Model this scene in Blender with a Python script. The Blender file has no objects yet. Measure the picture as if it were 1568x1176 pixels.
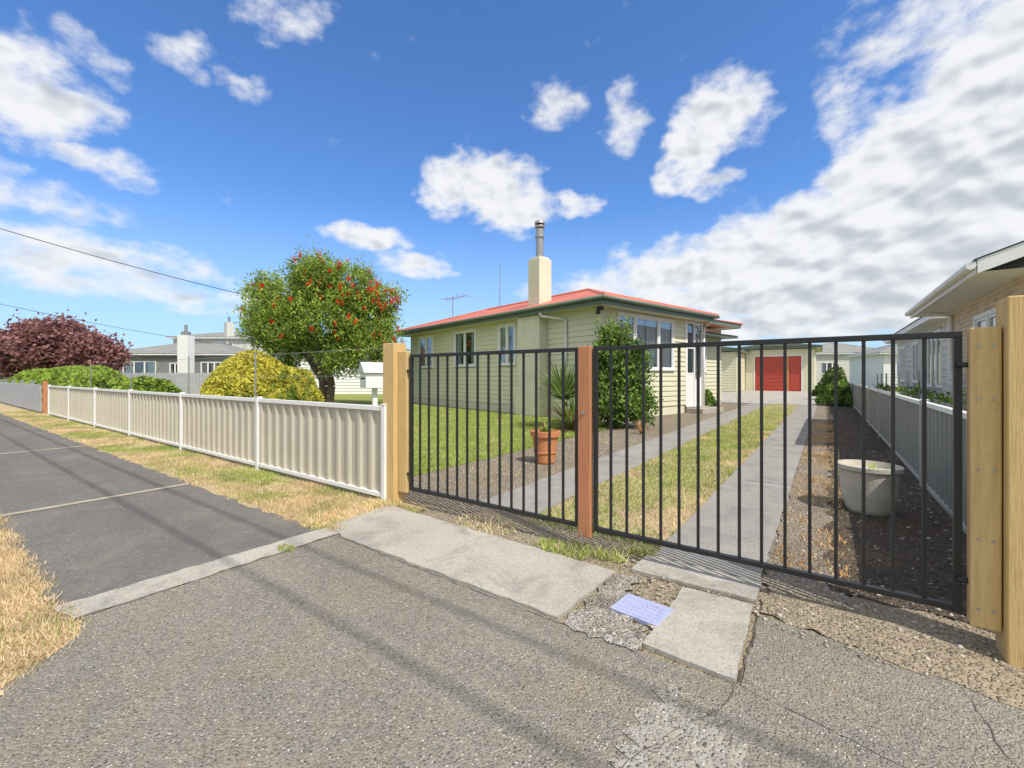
import bpy, math, random
import numpy as np
from mathutils import Matrix, Vector
random.seed(7); rng=np.random.default_rng(7)
scene=bpy.context.scene
R=math.radians

# ---------------------------------------------------------------- materials
def newmat(name):
    m=bpy.data.materials.new(name); m.use_nodes=True
    nt=m.node_tree; b=nt.nodes['Principled BSDF']; return m,nt,b
def N(nt,t,**k):
    n=nt.nodes.new(t)
    for a,v in k.items(): setattr(n,a,v)
    return n
def col(c): return (c[0],c[1],c[2],1)
def mixrgb(nt,f,a,b,blend='MIX'):
    n=N(nt,'ShaderNodeMix',data_type='RGBA',blend_type=blend)
    for s,v in ((0,f),(6,a),(7,b)):
        if hasattr(v,'is_linked') or hasattr(v,'links'): nt.links.new(v,n.inputs[s])
        else: n.inputs[s].default_value=v if s==0 else col(v)
    return n.outputs[2]
def ramp(nt,src,p0,p1,c0=0.0,c1=1.0):
    n=N(nt,'ShaderNodeMapRange'); n.clamp=True
    nt.links.new(src,n.inputs[0])
    for i,v in enumerate((p0,p1,c0,c1)): n.inputs[i+1].default_value=v
    return n.outputs[0]
def noise(nt,vec,scale,detail=4,rough=.6,dist=0):
    n=N(nt,'ShaderNodeTexNoise'); n.inputs['Scale'].default_value=scale
    n.inputs['Detail'].default_value=detail; n.inputs['Roughness'].default_value=rough
    n.inputs['Distortion'].default_value=dist
    nt.links.new(vec,n.inputs['Vector']); return n.outputs['Fac']
def paint(name,c,c2=None,rough=.6,scale=3,bump=0,bscale=60,metal=0,grain=None,dirt=0.0):
    m,nt,b=newmat(name); tc=N(nt,'ShaderNodeTexCoord').outputs['Object']
    c2=c2 or tuple(x*.82 for x in c)
    vec=tc
    if grain:
        mp=N(nt,'ShaderNodeMapping'); mp.inputs['Scale'].default_value=grain
        nt.links.new(tc,mp.inputs[0]); vec=mp.outputs[0]
    f=ramp(nt,noise(nt,vec,scale,5,.65),.3,.7)
    c_=mixrgb(nt,f,c,c2)
    if dirt>0:
        f2=ramp(nt,noise(nt,tc,scale*6,4,.7),.55,.75,0,dirt)
        c_=mixrgb(nt,f2,c_,tuple(x*.45 for x in c))
    nt.links.new(c_,b.inputs['Base Color'])
    b.inputs['Roughness'].default_value=rough; b.inputs['Metallic'].default_value=metal
    if bump:
        bn=N(nt,'ShaderNodeBump'); bn.inputs['Strength'].default_value=bump; bn.inputs['Distance'].default_value=.01
        nt.links.new(noise(nt,vec,bscale,3,.6),bn.inputs['Height']); nt.links.new(bn.outputs[0],b.inputs['Normal'])
    return m
def groundmat(name,cA,cB,big=1.2,specks=(),bump=.5,bdist=.006,bscale=90,rough=.95,patch=None,streak=None,grit=.5):
    m,nt,b=newmat(name); tc=N(nt,'ShaderNodeTexCoord').outputs['Object']
    c=mixrgb(nt,ramp(nt,noise(nt,tc,big,6,.68,.3),.32,.68),cA,cB)
    if patch:
        c=mixrgb(nt,ramp(nt,noise(nt,tc,patch[1],6,.72,.6),patch[2],patch[3]),c,patch[0])
    if streak:
        mp=N(nt,'ShaderNodeMapping'); mp.inputs['Scale'].default_value=streak[1]; nt.links.new(tc,mp.inputs[0])
        c=mixrgb(nt,ramp(nt,noise(nt,mp.outputs[0],1,5,.65,.2),.5,.72,0,streak[2]),c,streak[0])
    c=mixrgb(nt,ramp(nt,noise(nt,tc,45,3,.75),.3,.7,.0,grit),c,tuple(x*.45 for x in cA))
    h=noise(nt,tc,bscale,2,.7)
    for (sc,ss,lo,hi) in specks:
        v=N(nt,'ShaderNodeTexVoronoi'); v.inputs['Scale'].default_value=ss
        nt.links.new(tc,v.inputs['Vector'])
        sp=N(nt,'ShaderNodeSeparateColor'); nt.links.new(v.outputs['Color'],sp.inputs[0])
        f1=ramp(nt,sp.outputs[0],lo,hi)
        f2=ramp(nt,v.outputs['Distance'],.45,.25)
        mu=N(nt,'ShaderNodeMath',operation='MULTIPLY'); nt.links.new(f1,mu.inputs[0]); nt.links.new(f2,mu.inputs[1])
        c=mixrgb(nt,mu.outputs[0],c,sc)
        ad=N(nt,'ShaderNodeMath',operation='ADD'); nt.links.new(h,ad.inputs[0]); nt.links.new(f2,ad.inputs[1]); h=ad.outputs[0]
    nt.links.new(c,b.inputs['Base Color']); b.inputs['Roughness'].default_value=rough
    b.inputs['Specular IOR Level'].default_value=.2
    bn=N(nt,'ShaderNodeBump'); bn.inputs['Strength'].default_value=bump; bn.inputs['Distance'].default_value=bdist
    nt.links.new(h,bn.inputs['Height']); nt.links.new(bn.outputs[0],b.inputs['Normal'])
    return m
def leafmat(name,c,trans=.35,rough=.6):
    m,nt,b=newmat(name); tc=N(nt,'ShaderNodeTexCoord').outputs['Object']
    cc=mixrgb(nt,ramp(nt,noise(nt,tc,2.5,1),.3,.7),tuple(x*.75 for x in c),tuple(min(1,x*1.2) for x in c))
    nt.links.new(cc,b.inputs['Base Color']); b.inputs['Roughness'].default_value=rough
    b.inputs['Specular IOR Level'].default_value=.25
    t=N(nt,'ShaderNodeBsdfTranslucent'); nt.links.new(cc,t.inputs[0])
    mx=N(nt,'ShaderNodeMixShader'); mx.inputs[0].default_value=trans
    nt.links.new(b.outputs[0],mx.inputs[1]); nt.links.new(t.outputs[0],mx.inputs[2])
    nt.links.new(mx.outputs[0],nt.nodes['Material Output'].inputs['Surface'])
    return m
def glassmat(name):
    m,nt,b=newmat(name)
    g=N(nt,'ShaderNodeBsdfGlossy'); g.inputs['Roughness'].default_value=.02; g.inputs['Color'].default_value=(.9,.95,1,1)
    t=N(nt,'ShaderNodeBsdfTransparent'); t.inputs[0].default_value=(.8,.85,.87,1)
    lw=N(nt,'ShaderNodeLayerWeight'); lw.inputs[0].default_value=.45
    mx=N(nt,'ShaderNodeMixShader'); nt.links.new(ramp(nt,lw.outputs['Fresnel'],0,1,.15,.9),mx.inputs[0])
    nt.links.new(t.outputs[0],mx.inputs[1]); nt.links.new(g.outputs[0],mx.inputs[2])
    nt.links.new(mx.outputs[0],nt.nodes['Material Output'].inputs['Surface'])
    return m
def corrmat(name,c,scale=13,axis='X',rough=.5):
    m,nt,b=newmat(name); tc=N(nt,'ShaderNodeTexCoord').outputs['Object']
    cc=mixrgb(nt,ramp(nt,noise(nt,tc,.8,5),.3,.7),c,tuple(x*.75 for x in c))
    nt.links.new(cc,b.inputs['Base Color']); b.inputs['Roughness'].default_value=rough
    w=N(nt,'ShaderNodeTexWave',wave_type='BANDS',bands_direction=axis); w.inputs['Scale'].default_value=scale/6.28*2
    nt.links.new(tc,w.inputs['Vector'])
    bn=N(nt,'ShaderNodeBump'); bn.inputs['Strength'].default_value=.6; bn.inputs['Distance'].default_value=.02
    nt.links.new(w.outputs['Fac'],bn.inputs['Height']); nt.links.new(bn.outputs[0],b.inputs['Normal'])
    return m

M={}
M['asphalt_apron']=groundmat('aggregate_asphalt',(.37,.335,.28),(.28,.255,.215),.9,
    [((.60,.56,.47),85,.66,.92),((.10,.09,.085),95,.70,.92),((.50,.42,.31),150,.6,.95)],.8,.005,patch=((.37,.305,.215),2.2,.50,.70),
    streak=((.19,.178,.158),(.25,2.6,1),.6))
M['asphalt_path']=groundmat('footpath_asphalt',(.215,.20,.182),(.165,.155,.143),1.3,
    [((.36,.335,.30),90,.8,.97),((.07,.067,.063),110,.75,.95)],.5,.004,patch=((.28,.25,.20),1.1,.52,.72),
    streak=((.12,.112,.105),(.25,2.2,1),.5))
M['concrete']=groundmat('weathered_concrete',(.54,.50,.43),(.42,.39,.335),1.6,
    [((.66,.62,.53),120,.75,.97),((.2,.19,.17),100,.85,.97)],.4,.003,patch=((.29,.27,.24),2.3,.48,.66))
M['concrete_light']=groundmat('pale_concrete',(.62,.58,.50),(.46,.42,.355),3,
    [((.72,.68,.60),60,.7,.95),((.2,.185,.165),70,.75,.97)],1,.015,patch=((.30,.26,.21),6,.48,.62))
M['patch']=groundmat('worn_cement_patch',(.46,.43,.37),(.38,.35,.295),3,
    [((.64,.60,.52),75,.6,.9),((.12,.11,.10),60,.7,.95)],.9,.006,patch=((.33,.295,.245),7,.45,.55))
M['concrete_strip']=groundmat('strip_concrete',(.39,.365,.33),(.31,.29,.262),1.4,
    [((.5,.47,.43),110,.8,.97),((.14,.135,.128),100,.8,.97)],.35,.003,patch=((.23,.217,.20),2.3,.50,.70))
M['joint']=groundmat('joint_mortar',(.50,.44,.33),(.38,.33,.24),6,[],.4,.004)
M['gravel']=groundmat('brown_gravel',(.42,.35,.27),(.31,.255,.19),2.0,
    [((.60,.53,.45),38,.6,.95),((.12,.10,.088),45,.72,.95),((.50,.38,.27),80,.5,.9)],.9,.012,patch=((.46,.36,.20),1.7,.52,.68))
M['soil']=groundmat('dark_soil',(.14,.11,.083),(.09,.072,.056),2.5,
    [((.38,.33,.27),44,.78,.98),((.03,.025,.022),50,.6,.95)],.9,.015,patch=((.25,.185,.11),2.2,.52,.68))
M['earth']=groundmat('dry_earth',(.46,.38,.265),(.33,.27,.18),1.6,
    [((.55,.48,.37),55,.78,.97),((.13,.105,.08),60,.75,.96)],.9,.010)
M['lawn']=groundmat('lawn_turf',(.31,.36,.09),(.24,.29,.07),.8,
    [],.9,.02,60,patch=((.42,.39,.15),1.4,.48,.70))
M['field']=groundmat('field_grass',(.26,.27,.09),(.20,.21,.07),.15,[],.6,.02,20,patch=((.38,.32,.16),.3,.5,.7))
M['verge']=groundmat('dry_turf',(.64,.50,.31),(.52,.40,.23),1.6,[],1,.02,70,patch=((.30,.34,.09),1.2,.53,.63))
M['crack']=paint('crack_dark',(.09,.08,.068),rough=1)
M['steel']=paint('black_powdercoat',(.020,.019,.019),rough=.42,scale=8)
M['hinge']=paint('galvanised',(.45,.45,.45),rough=.4,metal=.7)
M['pine']=paint('treated_pine',(.68,.48,.21),(.53,.35,.135),rough=.75,scale=4,grain=(14,14,.9),bump=.35,bscale=9,dirt=.25)
M['pine_red']=paint('stained_pine',(.54,.23,.11),(.40,.16,.07),rough=.7,scale=4,grain=(16,16,.9),bump=.35,bscale=9,dirt=.2)
M['cream_panel']=paint('cream_steel',(.53,.485,.39),(.46,.42,.335),rough=.5,scale=2,dirt=.15)
M['grey_panel']=paint('grey_steel',(.27,.27,.25),(.22,.22,.20),rough=.5,scale=2,dirt=.15)
M['white']=paint('white_paint',(.82,.81,.79),(.73,.72,.70),rough=.5,scale=3,dirt=.08)
M['cream']=paint('cream_weatherboard',(.68,.65,.47),(.62,.595,.43),rough=.6,scale=1.5,dirt=.08)
M['cream_plaster']=paint('cream_plaster',(.72,.69,.53),(.62,.595,.45),rough=.85,scale=3,bump=.6,bscale=25,dirt=.2)
M['green_trim']=paint('green_trim',(.13,.17,.12),(.10,.135,.10),rough=.45)
M['soffit']=paint('soffit_paint',(.62,.60,.47),rough=.7)
M['red_roof']=corrmat('red_corrugated_iron',(.70,.19,.10),13,'X',.5)
M['red_door']=paint('red_roller_door',(.48,.07,.045),(.40,.055,.035),rough=.45)
M['grey_roof']=corrmat('grey_tile_roof',(.28,.275,.255),8,'X',.8)
M['dark_roof']=corrmat('dark_roof',(.10,.09,.082),8,'X',.7)
M['pale_roof']=corrmat('pale_roof',(.50,.50,.50),8,'X',.6)
M['grey_wall']=paint('grey_wall',(.25,.26,.255),(.20,.21,.205),rough=.7)
M['lightgrey_wall']=paint('pale_wall',(.63,.62,.56),(.55,.54,.49),rough=.7)
M['glass']=glassmat('window_glass')
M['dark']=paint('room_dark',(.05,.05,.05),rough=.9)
M['curtain']=paint('net_curtain',(.82,.82,.81),(.70,.70,.69),rough=.9,grain=(18,18,.3),scale=1)
M['terracotta']=paint('terracotta',(.60,.24,.10),(.46,.18,.075),rough=.8,scale=6,dirt=.25)
M['stonepot']=paint('stone_pot',(.56,.52,.43),(.42,.385,.32),rough=.85,scale=6,bump=.4,dirt=.4)
M['bark']=paint('bark',(.20,.15,.105),(.11,.08,.058),rough=.95,scale=5,grain=(6,6,1),bump=.8,bscale=12)
M['lid']=paint('blue_meter_lid',(.42,.45,.64),(.34,.37,.54),rough=.6,scale=14,dirt=.3)
M['cable']=paint('cable',(.02,.02,.02),rough=.7)
M['metal']=paint('flue_steel',(.42,.41,.39),(.3,.29,.28),rough=.35,metal=.6,scale=5)
M['bluegrey']=paint('weathered_palings',(.44,.44,.45),(.35,.35,.36),rough=.7,dirt=.2)
M['rockA']=paint('rock_a',(.43,.36,.27),rough=.95,scale=30); M['rockB']=paint('rock_b',(.25,.205,.165),rough=.95,scale=30); M['rockC']=paint('rock_c',(.57,.51,.43),rough=.95,scale=30)
M['shade_rail']=paint('shaded_white_rail',(.46,.455,.43),(.38,.375,.355),rough=.5)  # white rail paint with shade put into its colour, for the side fence
def brickmat():
    m,nt,b=newmat('buff_brick'); tc=N(nt,'ShaderNodeTexCoord').outputs['Object']
    sp=N(nt,'ShaderNodeSeparateXYZ'); nt.links.new(tc,sp.inputs[0])
    a=N(nt,'ShaderNodeMath',operation='ADD'); nt.links.new(sp.outputs[0],a.inputs[0]); nt.links.new(sp.outputs[1],a.inputs[1])
    cb=N(nt,'ShaderNodeCombineXYZ'); nt.links.new(a.outputs[0],cb.inputs[0]); nt.links.new(sp.outputs[2],cb.inputs[1])
    br=N(nt,'ShaderNodeTexBrick'); nt.links.new(cb.outputs[0],br.inputs['Vector'])
    br.inputs['Color1'].default_value=(.66,.50,.35,1); br.inputs['Color2'].default_value=(.50,.35,.24,1); br.inputs['Mortar'].default_value=(.68,.63,.57,1)
    br.inputs['Scale'].default_value=1; br.inputs['Brick Width'].default_value=.23; br.inputs['Row Height'].default_value=.085; br.inputs['Mortar Size'].default_value=.008
    nt.links.new(br.outputs[0],b.inputs['Base Color']); b.inputs['Roughness'].default_value=.85
    return m
M['brick']=brickmat()
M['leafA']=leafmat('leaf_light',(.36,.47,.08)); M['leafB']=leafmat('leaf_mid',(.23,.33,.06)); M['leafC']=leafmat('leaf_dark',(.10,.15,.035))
M['shrubA']=leafmat('shrub_light',(.24,.37,.07)); M['shrubB']=leafmat('shrub_dark',(.09,.165,.035))
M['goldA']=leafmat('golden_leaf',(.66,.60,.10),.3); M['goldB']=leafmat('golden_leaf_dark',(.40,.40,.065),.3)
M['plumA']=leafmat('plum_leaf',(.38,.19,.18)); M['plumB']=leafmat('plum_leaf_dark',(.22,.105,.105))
M['flower']=leafmat('red_bottlebrush',(.75,.04,.02),.25)
M['strawA']=leafmat('straw_blade',(.82,.65,.40),.3,.8); M['strawB']=leafmat('straw_blade_dark',(.64,.49,.28),.3,.8)
M['grassA']=leafmat('grass_blade',(.42,.50,.12),.35,.7); M['grassB']=leafmat('grass_blade_dark',(.30,.39,.085),.35,.7)
M['weed']=leafmat('orange_weed',(.66,.38,.15),.3,.8)
M['farA']=leafmat('far_leaf',(.16,.20,.08)); M['farB']=leafmat('far_leaf_dark',(.09,.125,.05))
M['cordy']=leafmat('cordyline_leaf',(.27,.36,.11)); M['cordyR']=leafmat('bronze_leaf',(.28,.12,.07))

# ---------------------------------------------------------------- mesh builder
class MB:
    def __init__(s,mat=None): s.v=[];s.f=[];s.m=[];s.mats=[];s.M=mat or Matrix.Identity(4)
    def mi(s,k):
        if k not in s.mats: s.mats.append(k)
        return s.mats.index(k)
    def add(s,vs,fs,k):
        o=len(s.v); s.v+= [tuple(s.M@Vector(p)) for p in vs]; i=s.mi(k)
        for f in fs: s.f.append(tuple(o+j for j in f)); s.m.append(i)
    def box(s,x0,x1,y0,y1,z0,z1,k):
        s.add([(x0,y0,z0),(x1,y0,z0),(x1,y1,z0),(x0,y1,z0),(x0,y0,z1),(x1,y0,z1),(x1,y1,z1),(x0,y1,z1)],
              [(3,2,1,0),(4,5,6,7),(0,1,5,4),(1,2,6,5),(2,3,7,6),(3,0,4,7)],k)
    def poly(s,pts,k): s.add(pts,[tuple(range(len(pts)))],k)
    def cyl(s,p0,p1,r0,r1,k,n=10,caps=True):
        p0=Vector(p0);p1=Vector(p1);d=(p1-p0).normalized(); a=d.orthogonal().normalized(); b=d.cross(a)
        vs=[]
        for p,r in ((p0,r0),(p1,r1)):
            for i in range(n):
                t=2*math.pi*i/n; vs.append(tuple(p+a*math.cos(t)*r+b*math.sin(t)*r))
        fs=[(i,(i+1)%n,n+(i+1)%n,n+i) for i in range(n)]
        if caps: fs+=[tuple(range(n-1,-1,-1)),tuple(range(n,2*n))]
        s.add(vs,fs,k)
    def tube(s,pts,rs,k,n=8):
        for i in range(len(pts)-1): s.cyl(pts[i],pts[i+1],rs[i],rs[i+1],k,n,True)
    def lathe(s,c,prof,k,n=28,squash=1):
        vs=[];fs=[]
        for (r,z) in prof:
            for i in range(n):
                t=2*math.pi*i/n; vs.append((c[0]+r*math.cos(t),c[1]+r*math.sin(t)*squash,c[2]+z))
        for j in range(len(prof)-1):
            for i in range(n):
                fs.append((j*n+i,j*n+(i+1)%n,(j+1)*n+(i+1)%n,(j+1)*n+i))
        s.add(vs,fs,k)
    def build(s,name,parent=None,smooth=False,bevel=0):
        me=bpy.data.meshes.new(name); me.from_pydata(s.v,[],s.f)
        for k in s.mats: me.materials.append(M[k])
        me.polygons.foreach_set('material_index',s.m)
        if smooth: me.polygons.foreach_set('use_smooth',[True]*len(s.f))
        me.update()
        o=bpy.data.objects.new(name,me); scene.collection.objects.link(o)
        if parent: o.parent=parent
        if bevel:
            b=o.modifiers.new('bevel','BEVEL'); b.width=bevel; b.segments=2; b.limit_method='ANGLE'
        return o
def empty(name,loc=(0,0,0)):
    e=bpy.data.objects.new(name,None); scene.collection.objects.link(e); e.empty_display_size=.3; return e

def npmesh(name,V,F,midx,mats,parent=None):
    me=bpy.data.meshes.new(name); nv=len(V); nf,k=F.shape
    me.vertices.add(nv); me.vertices.foreach_set('co',V.astype(np.float32).ravel())
    me.loops.add(nf*k); me.loops.foreach_set('vertex_index',F.astype(np.int32).ravel())
    me.polygons.add(nf); me.polygons.foreach_set('loop_start',np.arange(0,nf*k,k,dtype=np.int32))
    for m_ in mats: me.materials.append(M[m_])
    me.polygons.foreach_set('material_index',midx.astype(np.int32))
    me.update(calc_edges=True); me.validate()
    o=bpy.data.objects.new(name,me); scene.collection.objects.link(o)
    if parent: o.parent=parent
    return o
def unit(a): return a/np.maximum(np.linalg.norm(a,axis=1,keepdims=True),1e-6)
def leaves(name,C,L,W,midx,mats,parent=None,up=0.0,out=None):
    n=len(C); a=rng.normal(size=(n,3)); a[:,2]+=up
    if out is not None: a+=out
    a=unit(a); b=unit(np.cross(a,rng.normal(size=(n,3))))
    l=(L*(.6+.8*rng.random(n)))[:,None]; w=(W*(.6+.8*rng.random(n)))[:,None]
    V=np.stack([C-a*l/2,C+b*w/2,C+a*l/2,C-b*w/2],1).reshape(-1,3)
    F=np.arange(4*n).reshape(n,4)
    return npmesh(name,V,F,midx,mats,parent)
def vn(x,y,s=1.0,seed=0):
    x=x*s+seed*7.3; y=y*s+seed*3.1
    return (np.sin(1.3*x+1.7*np.sin(.9*y))+np.sin(2.1*y+1.3*np.sin(1.7*x+1))+.6*np.sin(3.7*x-2.9*y+2*np.sin(1.1*x))+.5*np.sin(5.3*y+4.1*x))/3.1
def blades(name,X,Y,h,mats,midx,w=.004,lean=.5,z=0.0):
    n=len(X); hh=h*(.5+rng.random(n)); ang=rng.random(n)*6.283; la=rng.random(n)*6.283
    dx=np.cos(ang)*w; dy=np.sin(ang)*w; lx=np.cos(la)*hh*lean*(.3+rng.random(n)); ly=np.sin(la)*hh*lean*(.3+rng.random(n))
    zz=np.full(n,z)
    V=np.stack([np.stack([X-dx,Y-dy,zz],1),np.stack([X+dx,Y+dy,zz],1),np.stack([X+lx,Y+ly,zz+hh],1)],1).reshape(-1,3)
    return npmesh(name,V,np.arange(3*n).reshape(n,3),midx,mats)
def stones(name,P,S,mats):
    base=np.array([(1,0,0),(-1,0,0),(0,1,0),(0,-1,0),(0,0,1),(0,0,-1)],float)
    fc=np.array([(0,2,4),(2,1,4),(1,3,4),(3,0,4),(2,0,5),(1,2,5),(3,1,5),(0,3,5)])
    n=len(P); V=base[None]*(1+.35*rng.normal(size=(n,6,3)))*1.0
    V=V+.25*rng.normal(size=(n,6,3)); V*=np.array([1,1,.6]); V=V*S[:,None,None]+P[:,None,:]
    F=(fc[None]+6*np.arange(n)[:,None,None]).reshape(-1,3)
    mi=np.repeat(rng.integers(0,len(mats),n),8)
    return npmesh(name,V.reshape(-1,3),F,mi,mats)
def sheet(name,pts,z,mat,jit=.02,step=.12,thick=0.0):
    out=[];n=len(pts)
    for i in range(n):
        a=Vector(pts[i]);b=Vector(pts[(i+1)%n]); L=(b-a).length; k=max(1,min(400,int(L/step))); nr=Vector((-(b-a).y,(b-a).x))/max(L,1e-6)
        for j in range(k):
            p=a+(b-a)*(j/k); 
            if j: p=p+nr*random.uniform(-jit,jit)
            out.append((p.x,p.y))
    mb=MB(); m=len(out)
    mb.add([(x,y,z) for x,y in out],[tuple(range(m))],mat)
    if thick: mb.add([(x,y,z) for x,y in out]+[(x,y,z-thick) for x,y in out],[(i,(i+1)%m,m+(i+1)%m,m+i) for i in range(m)],mat)
    return mb.build(name)
def crack(name,pts,w,z,k='crack'):
    mb=MB(); P=[]
    for i in range(len(pts)-1):
        a=Vector(pts[i]);b=Vector(pts[i+1]);n=max(2,int((b-a).length/.04))
        for j in range(n): P.append(a+(b-a)*j/n+Vector((random.uniform(-1,1),random.uniform(-1,1)))*.007)
    P.append(Vector(pts[-1])); vs=[]
    for i,p in enumerate(P):
        d=(P[min(i+1,len(P)-1)]-P[max(i-1,0)]).normalized(); nr=Vector((-d.y,d.x))*w*random.uniform(.2,1.0)
        vs+= [(p.x+nr.x,p.y+nr.y,z),(p.x-nr.x,p.y-nr.y,z)]
    mb.add(vs,[(2*i,2*i+1,2*i+3,2*i+2) for i in range(len(P)-1)],k)
    return mb.build(name)

# ---------------------------------------------------------------- ground
mb=MB(); mb.add([(-600,-300,0),(600,-300,0),(600,900,0),(-600,900,0)],[(0,1,2,3)],'field'); mb.build('ground')
sheet('bare_earth',[(-3.6,1.6),(1.6,1.6),(1.6,40),(-4.2,40),(-4.2,2.9),(-3.6,2.9)],.003,'earth',.01,.5)
sheet('grass_verge',[(-40,1.8),(-2.95,1.8),(-2.95,2.85),(-40,2.85)],.004,'verge',.02)
sheet('dry_grass_verge',[(-40,-3),(-1.6,-3),(-2.5,.2),(-2.93,.62),(-40,.62)],.004,'verge',.02)
sheet('footpath',[(-40,.46),(-3.0,.47),(-3.05,1.88),(-40,1.88)],.010,'asphalt_path',.03)
sheet('driveway_apron',[(-3.0,.52),(-2.82,.50),(-2.55,.22),(-2.3,-.3),(-1.4,-3),(6,-3),(6,2.38),(.3,2.42),(-.27,2.50),(-.27,1.88),(-1.04,1.86),(-3.0,1.92)],.012,'asphalt_apron',.012,.06)
sheet('concrete_edging',[(-3.22,.46),(-2.98,.50),(-2.99,2.02),(-3.18,2.02)],.017,'concrete',.012,.07)
sheet('path_joint',[(-5.74,.48),(-5.66,.48),(-5.68,1.87),(-5.77,1.87)],.015,'joint',.008)
sheet('path_joint.001',[(-10.3,.48),(-10.2,.48),(-10.2,1.87),(-10.3,1.87)],.015,'joint',.008)
sheet('concrete_slab',[(-3.2,2.0),(-2.9,1.90),(-1.07,1.88),(-1.04,2.52),(-3.25,2.62)],.022,'concrete',.008,.06,.02)
sheet('concrete_slab.001',[(-.66,1.91),(-.29,1.89),(-.31,2.57),(-.65,2.55)],.024,'concrete',.005,.05,.02)
sheet('concrete_slab.002',[(-.97,2.60),(-.30,2.62),(-.30,2.86),(-.96,2.88)],.026,'concrete',.006,.05,.02)
sheet('broken_concrete',[(-1.03,1.86),(-.67,1.84),(-.67,2.05),(-.90,2.12),(-.88,2.55),(-1.03,2.5)],.018,'concrete_light',.035,.04)
sheet('cement_patch',[(-.50,1.22),(-.25,1.25),(-.2,1.55),(-.38,1.68),(-.5,1.72),(-.55,1.5)],.0155,'patch',.05,.03)
sheet('sandy_soil',[(.0,2.46),(.3,2.37),(.7,2.33),(1.6,2.3),(1.6,3.0),(-.25,3.0),(-.27,2.52)],.0145,'earth',.03,.05)
sheet('gravel_bed',[(-4.1,2.9),(-2.55,2.9),(-2.55,10.5),(-2.4,22),(-4.6,22),(-4.3,9.4),(-4.0,6)],.008,'gravel',.05)
sheet('lawn',[(-40,2.85),(-4.0,2.85),(-3.95,6),(-4.2,9.0),(-5.2,10.6),(-16,13.6),(-20,22),(-40,22)],.012,'lawn',.04)
sheet('driveway_strip',[(-2.66,3.2),(-2.02,3.1),(-2.02,22),(-2.66,22)],.020,'concrete_strip',.012,.1,.015)
sheet('driveway_strip.001',[(-.93,2.9),(-.31,2.88),(-.31,22),(-.92,22)],.020,'concrete_strip',.010,.1,.015)
for i,y in enumerate((6.2,9.5,12.8,16)):
    crack('strip_joint',[(-2.65,y),(-2.03,y)],.007,.0225); crack('strip_joint',[(-.92,y-.6),(-.32,y-.6)],.007,.0225)
sheet('centre_grass',[(-2.04,3.1),(-.90,3.1),(-.90,22),(-2.04,22)],.010,'verge',.02)
sheet('garden_bed',[(.02,3.0),(.9,2.95),(.9,32),(-.02,32)],.018,'soil',.05)
sheet('gravel_bed.001',[(-.32,2.9),(.07,2.8),(.04,32),(-.32,32)],.0165,'gravel',.04)
sheet('concrete_yard',[(-8,21.5),(-.1,21.5),(-.1,41),(-8,41)],.024,'concrete',.01,.5)
crack('pavement_crack',[(-.28,1.9),(-.30,1.7),(-.42,1.5),(-.5,1.3),(-.56,1.0)],.0022,.0175)
crack('pavement_crack.001',[(-.27,1.88),(.1,1.80),(.45,1.72),(1.2,1.6)],.0018,.0145)
crack('pavement_crack.002',[(.42,2.36),(.46,2.0),(.60,1.6)],.002,.0145)
crack('pavement_crack.003',[(-3.0,1.9),(-2.2,1.87),(-1.05,1.85),(-.66,1.88)],.003,.0145)
crack('pavement_crack.004',[(-.275,2.55),(-.272,2.2),(-.275,1.9)],.005,.0142)
crack('pavement_crack.005',[(-2.98,.5),(-2.96,1.2),(-2.99,1.9)],.003,.0195)

def scatter(n,x0,x1,y0,y1): return rng.uniform(x0,x1,n),rng.uniform(y0,y1,n)
xs,ys=scatter(2600,-.3,1.2,2.36,3.1); P=np.stack([xs,ys,np.full(len(xs),.015)],1); S=.002+.012*rng.random(len(xs))**5
x2,y2=scatter(3500,-4,-2.66,3,9); P2=np.stack([x2,y2,np.full(len(x2),.010)],1); S2=.005+.010*rng.random(len(x2))**2
x3,y3=scatter(2400,-.3,.85,3,9); P3=np.stack([x3,y3,np.full(len(x3),.016)],1); S3=.004+.014*rng.random(len(x3))**4
x4,y4=scatter(500,-1.04,-.64,1.88,2.85); P4=np.stack([x4,y4,np.full(len(x4),.018)],1); S4=.003+.010*rng.random(len(x4))**3
x5,y5=scatter(900,-3,-.3,2.6,3.1); P5=np.stack([x5,y5,np.full(len(x5),.008)],1); S5=.003+.009*rng.random(len(x5))**3
x6,y6=scatter(160,-2.6,1.5,.6,2.4); P6=np.stack([x6,y6,np.full(len(x6),.014)],1); S6=.0015+.004*rng.random(len(x6))**3
stones('loose_stones',np.concatenate([P,P2,P3,P4,P5,P6]),np.concatenate([S,S2,S3,S4,S5,S6]),['rockA','rockB','rockC','rockA'])
stones('pebble',np.array([[.24,1.72,.02]]),np.array([.012]),['rockC'])

mb=MB(Matrix.Translation((-.76,2.19,0))@Matrix.Rotation(R(-6),4,'Z'))
mb.box(-.125,.125,-.10,.10,.005,.026,'lid')
for i in range(7):
    for j in range(5):
        mb.box(-.105+i*.031,-.105+i*.031+.02,-.082+j*.034,-.082+j*.034+.022,.026,.029,'lid')
mb.build('water_meter_lid',bevel=.003)

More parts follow.
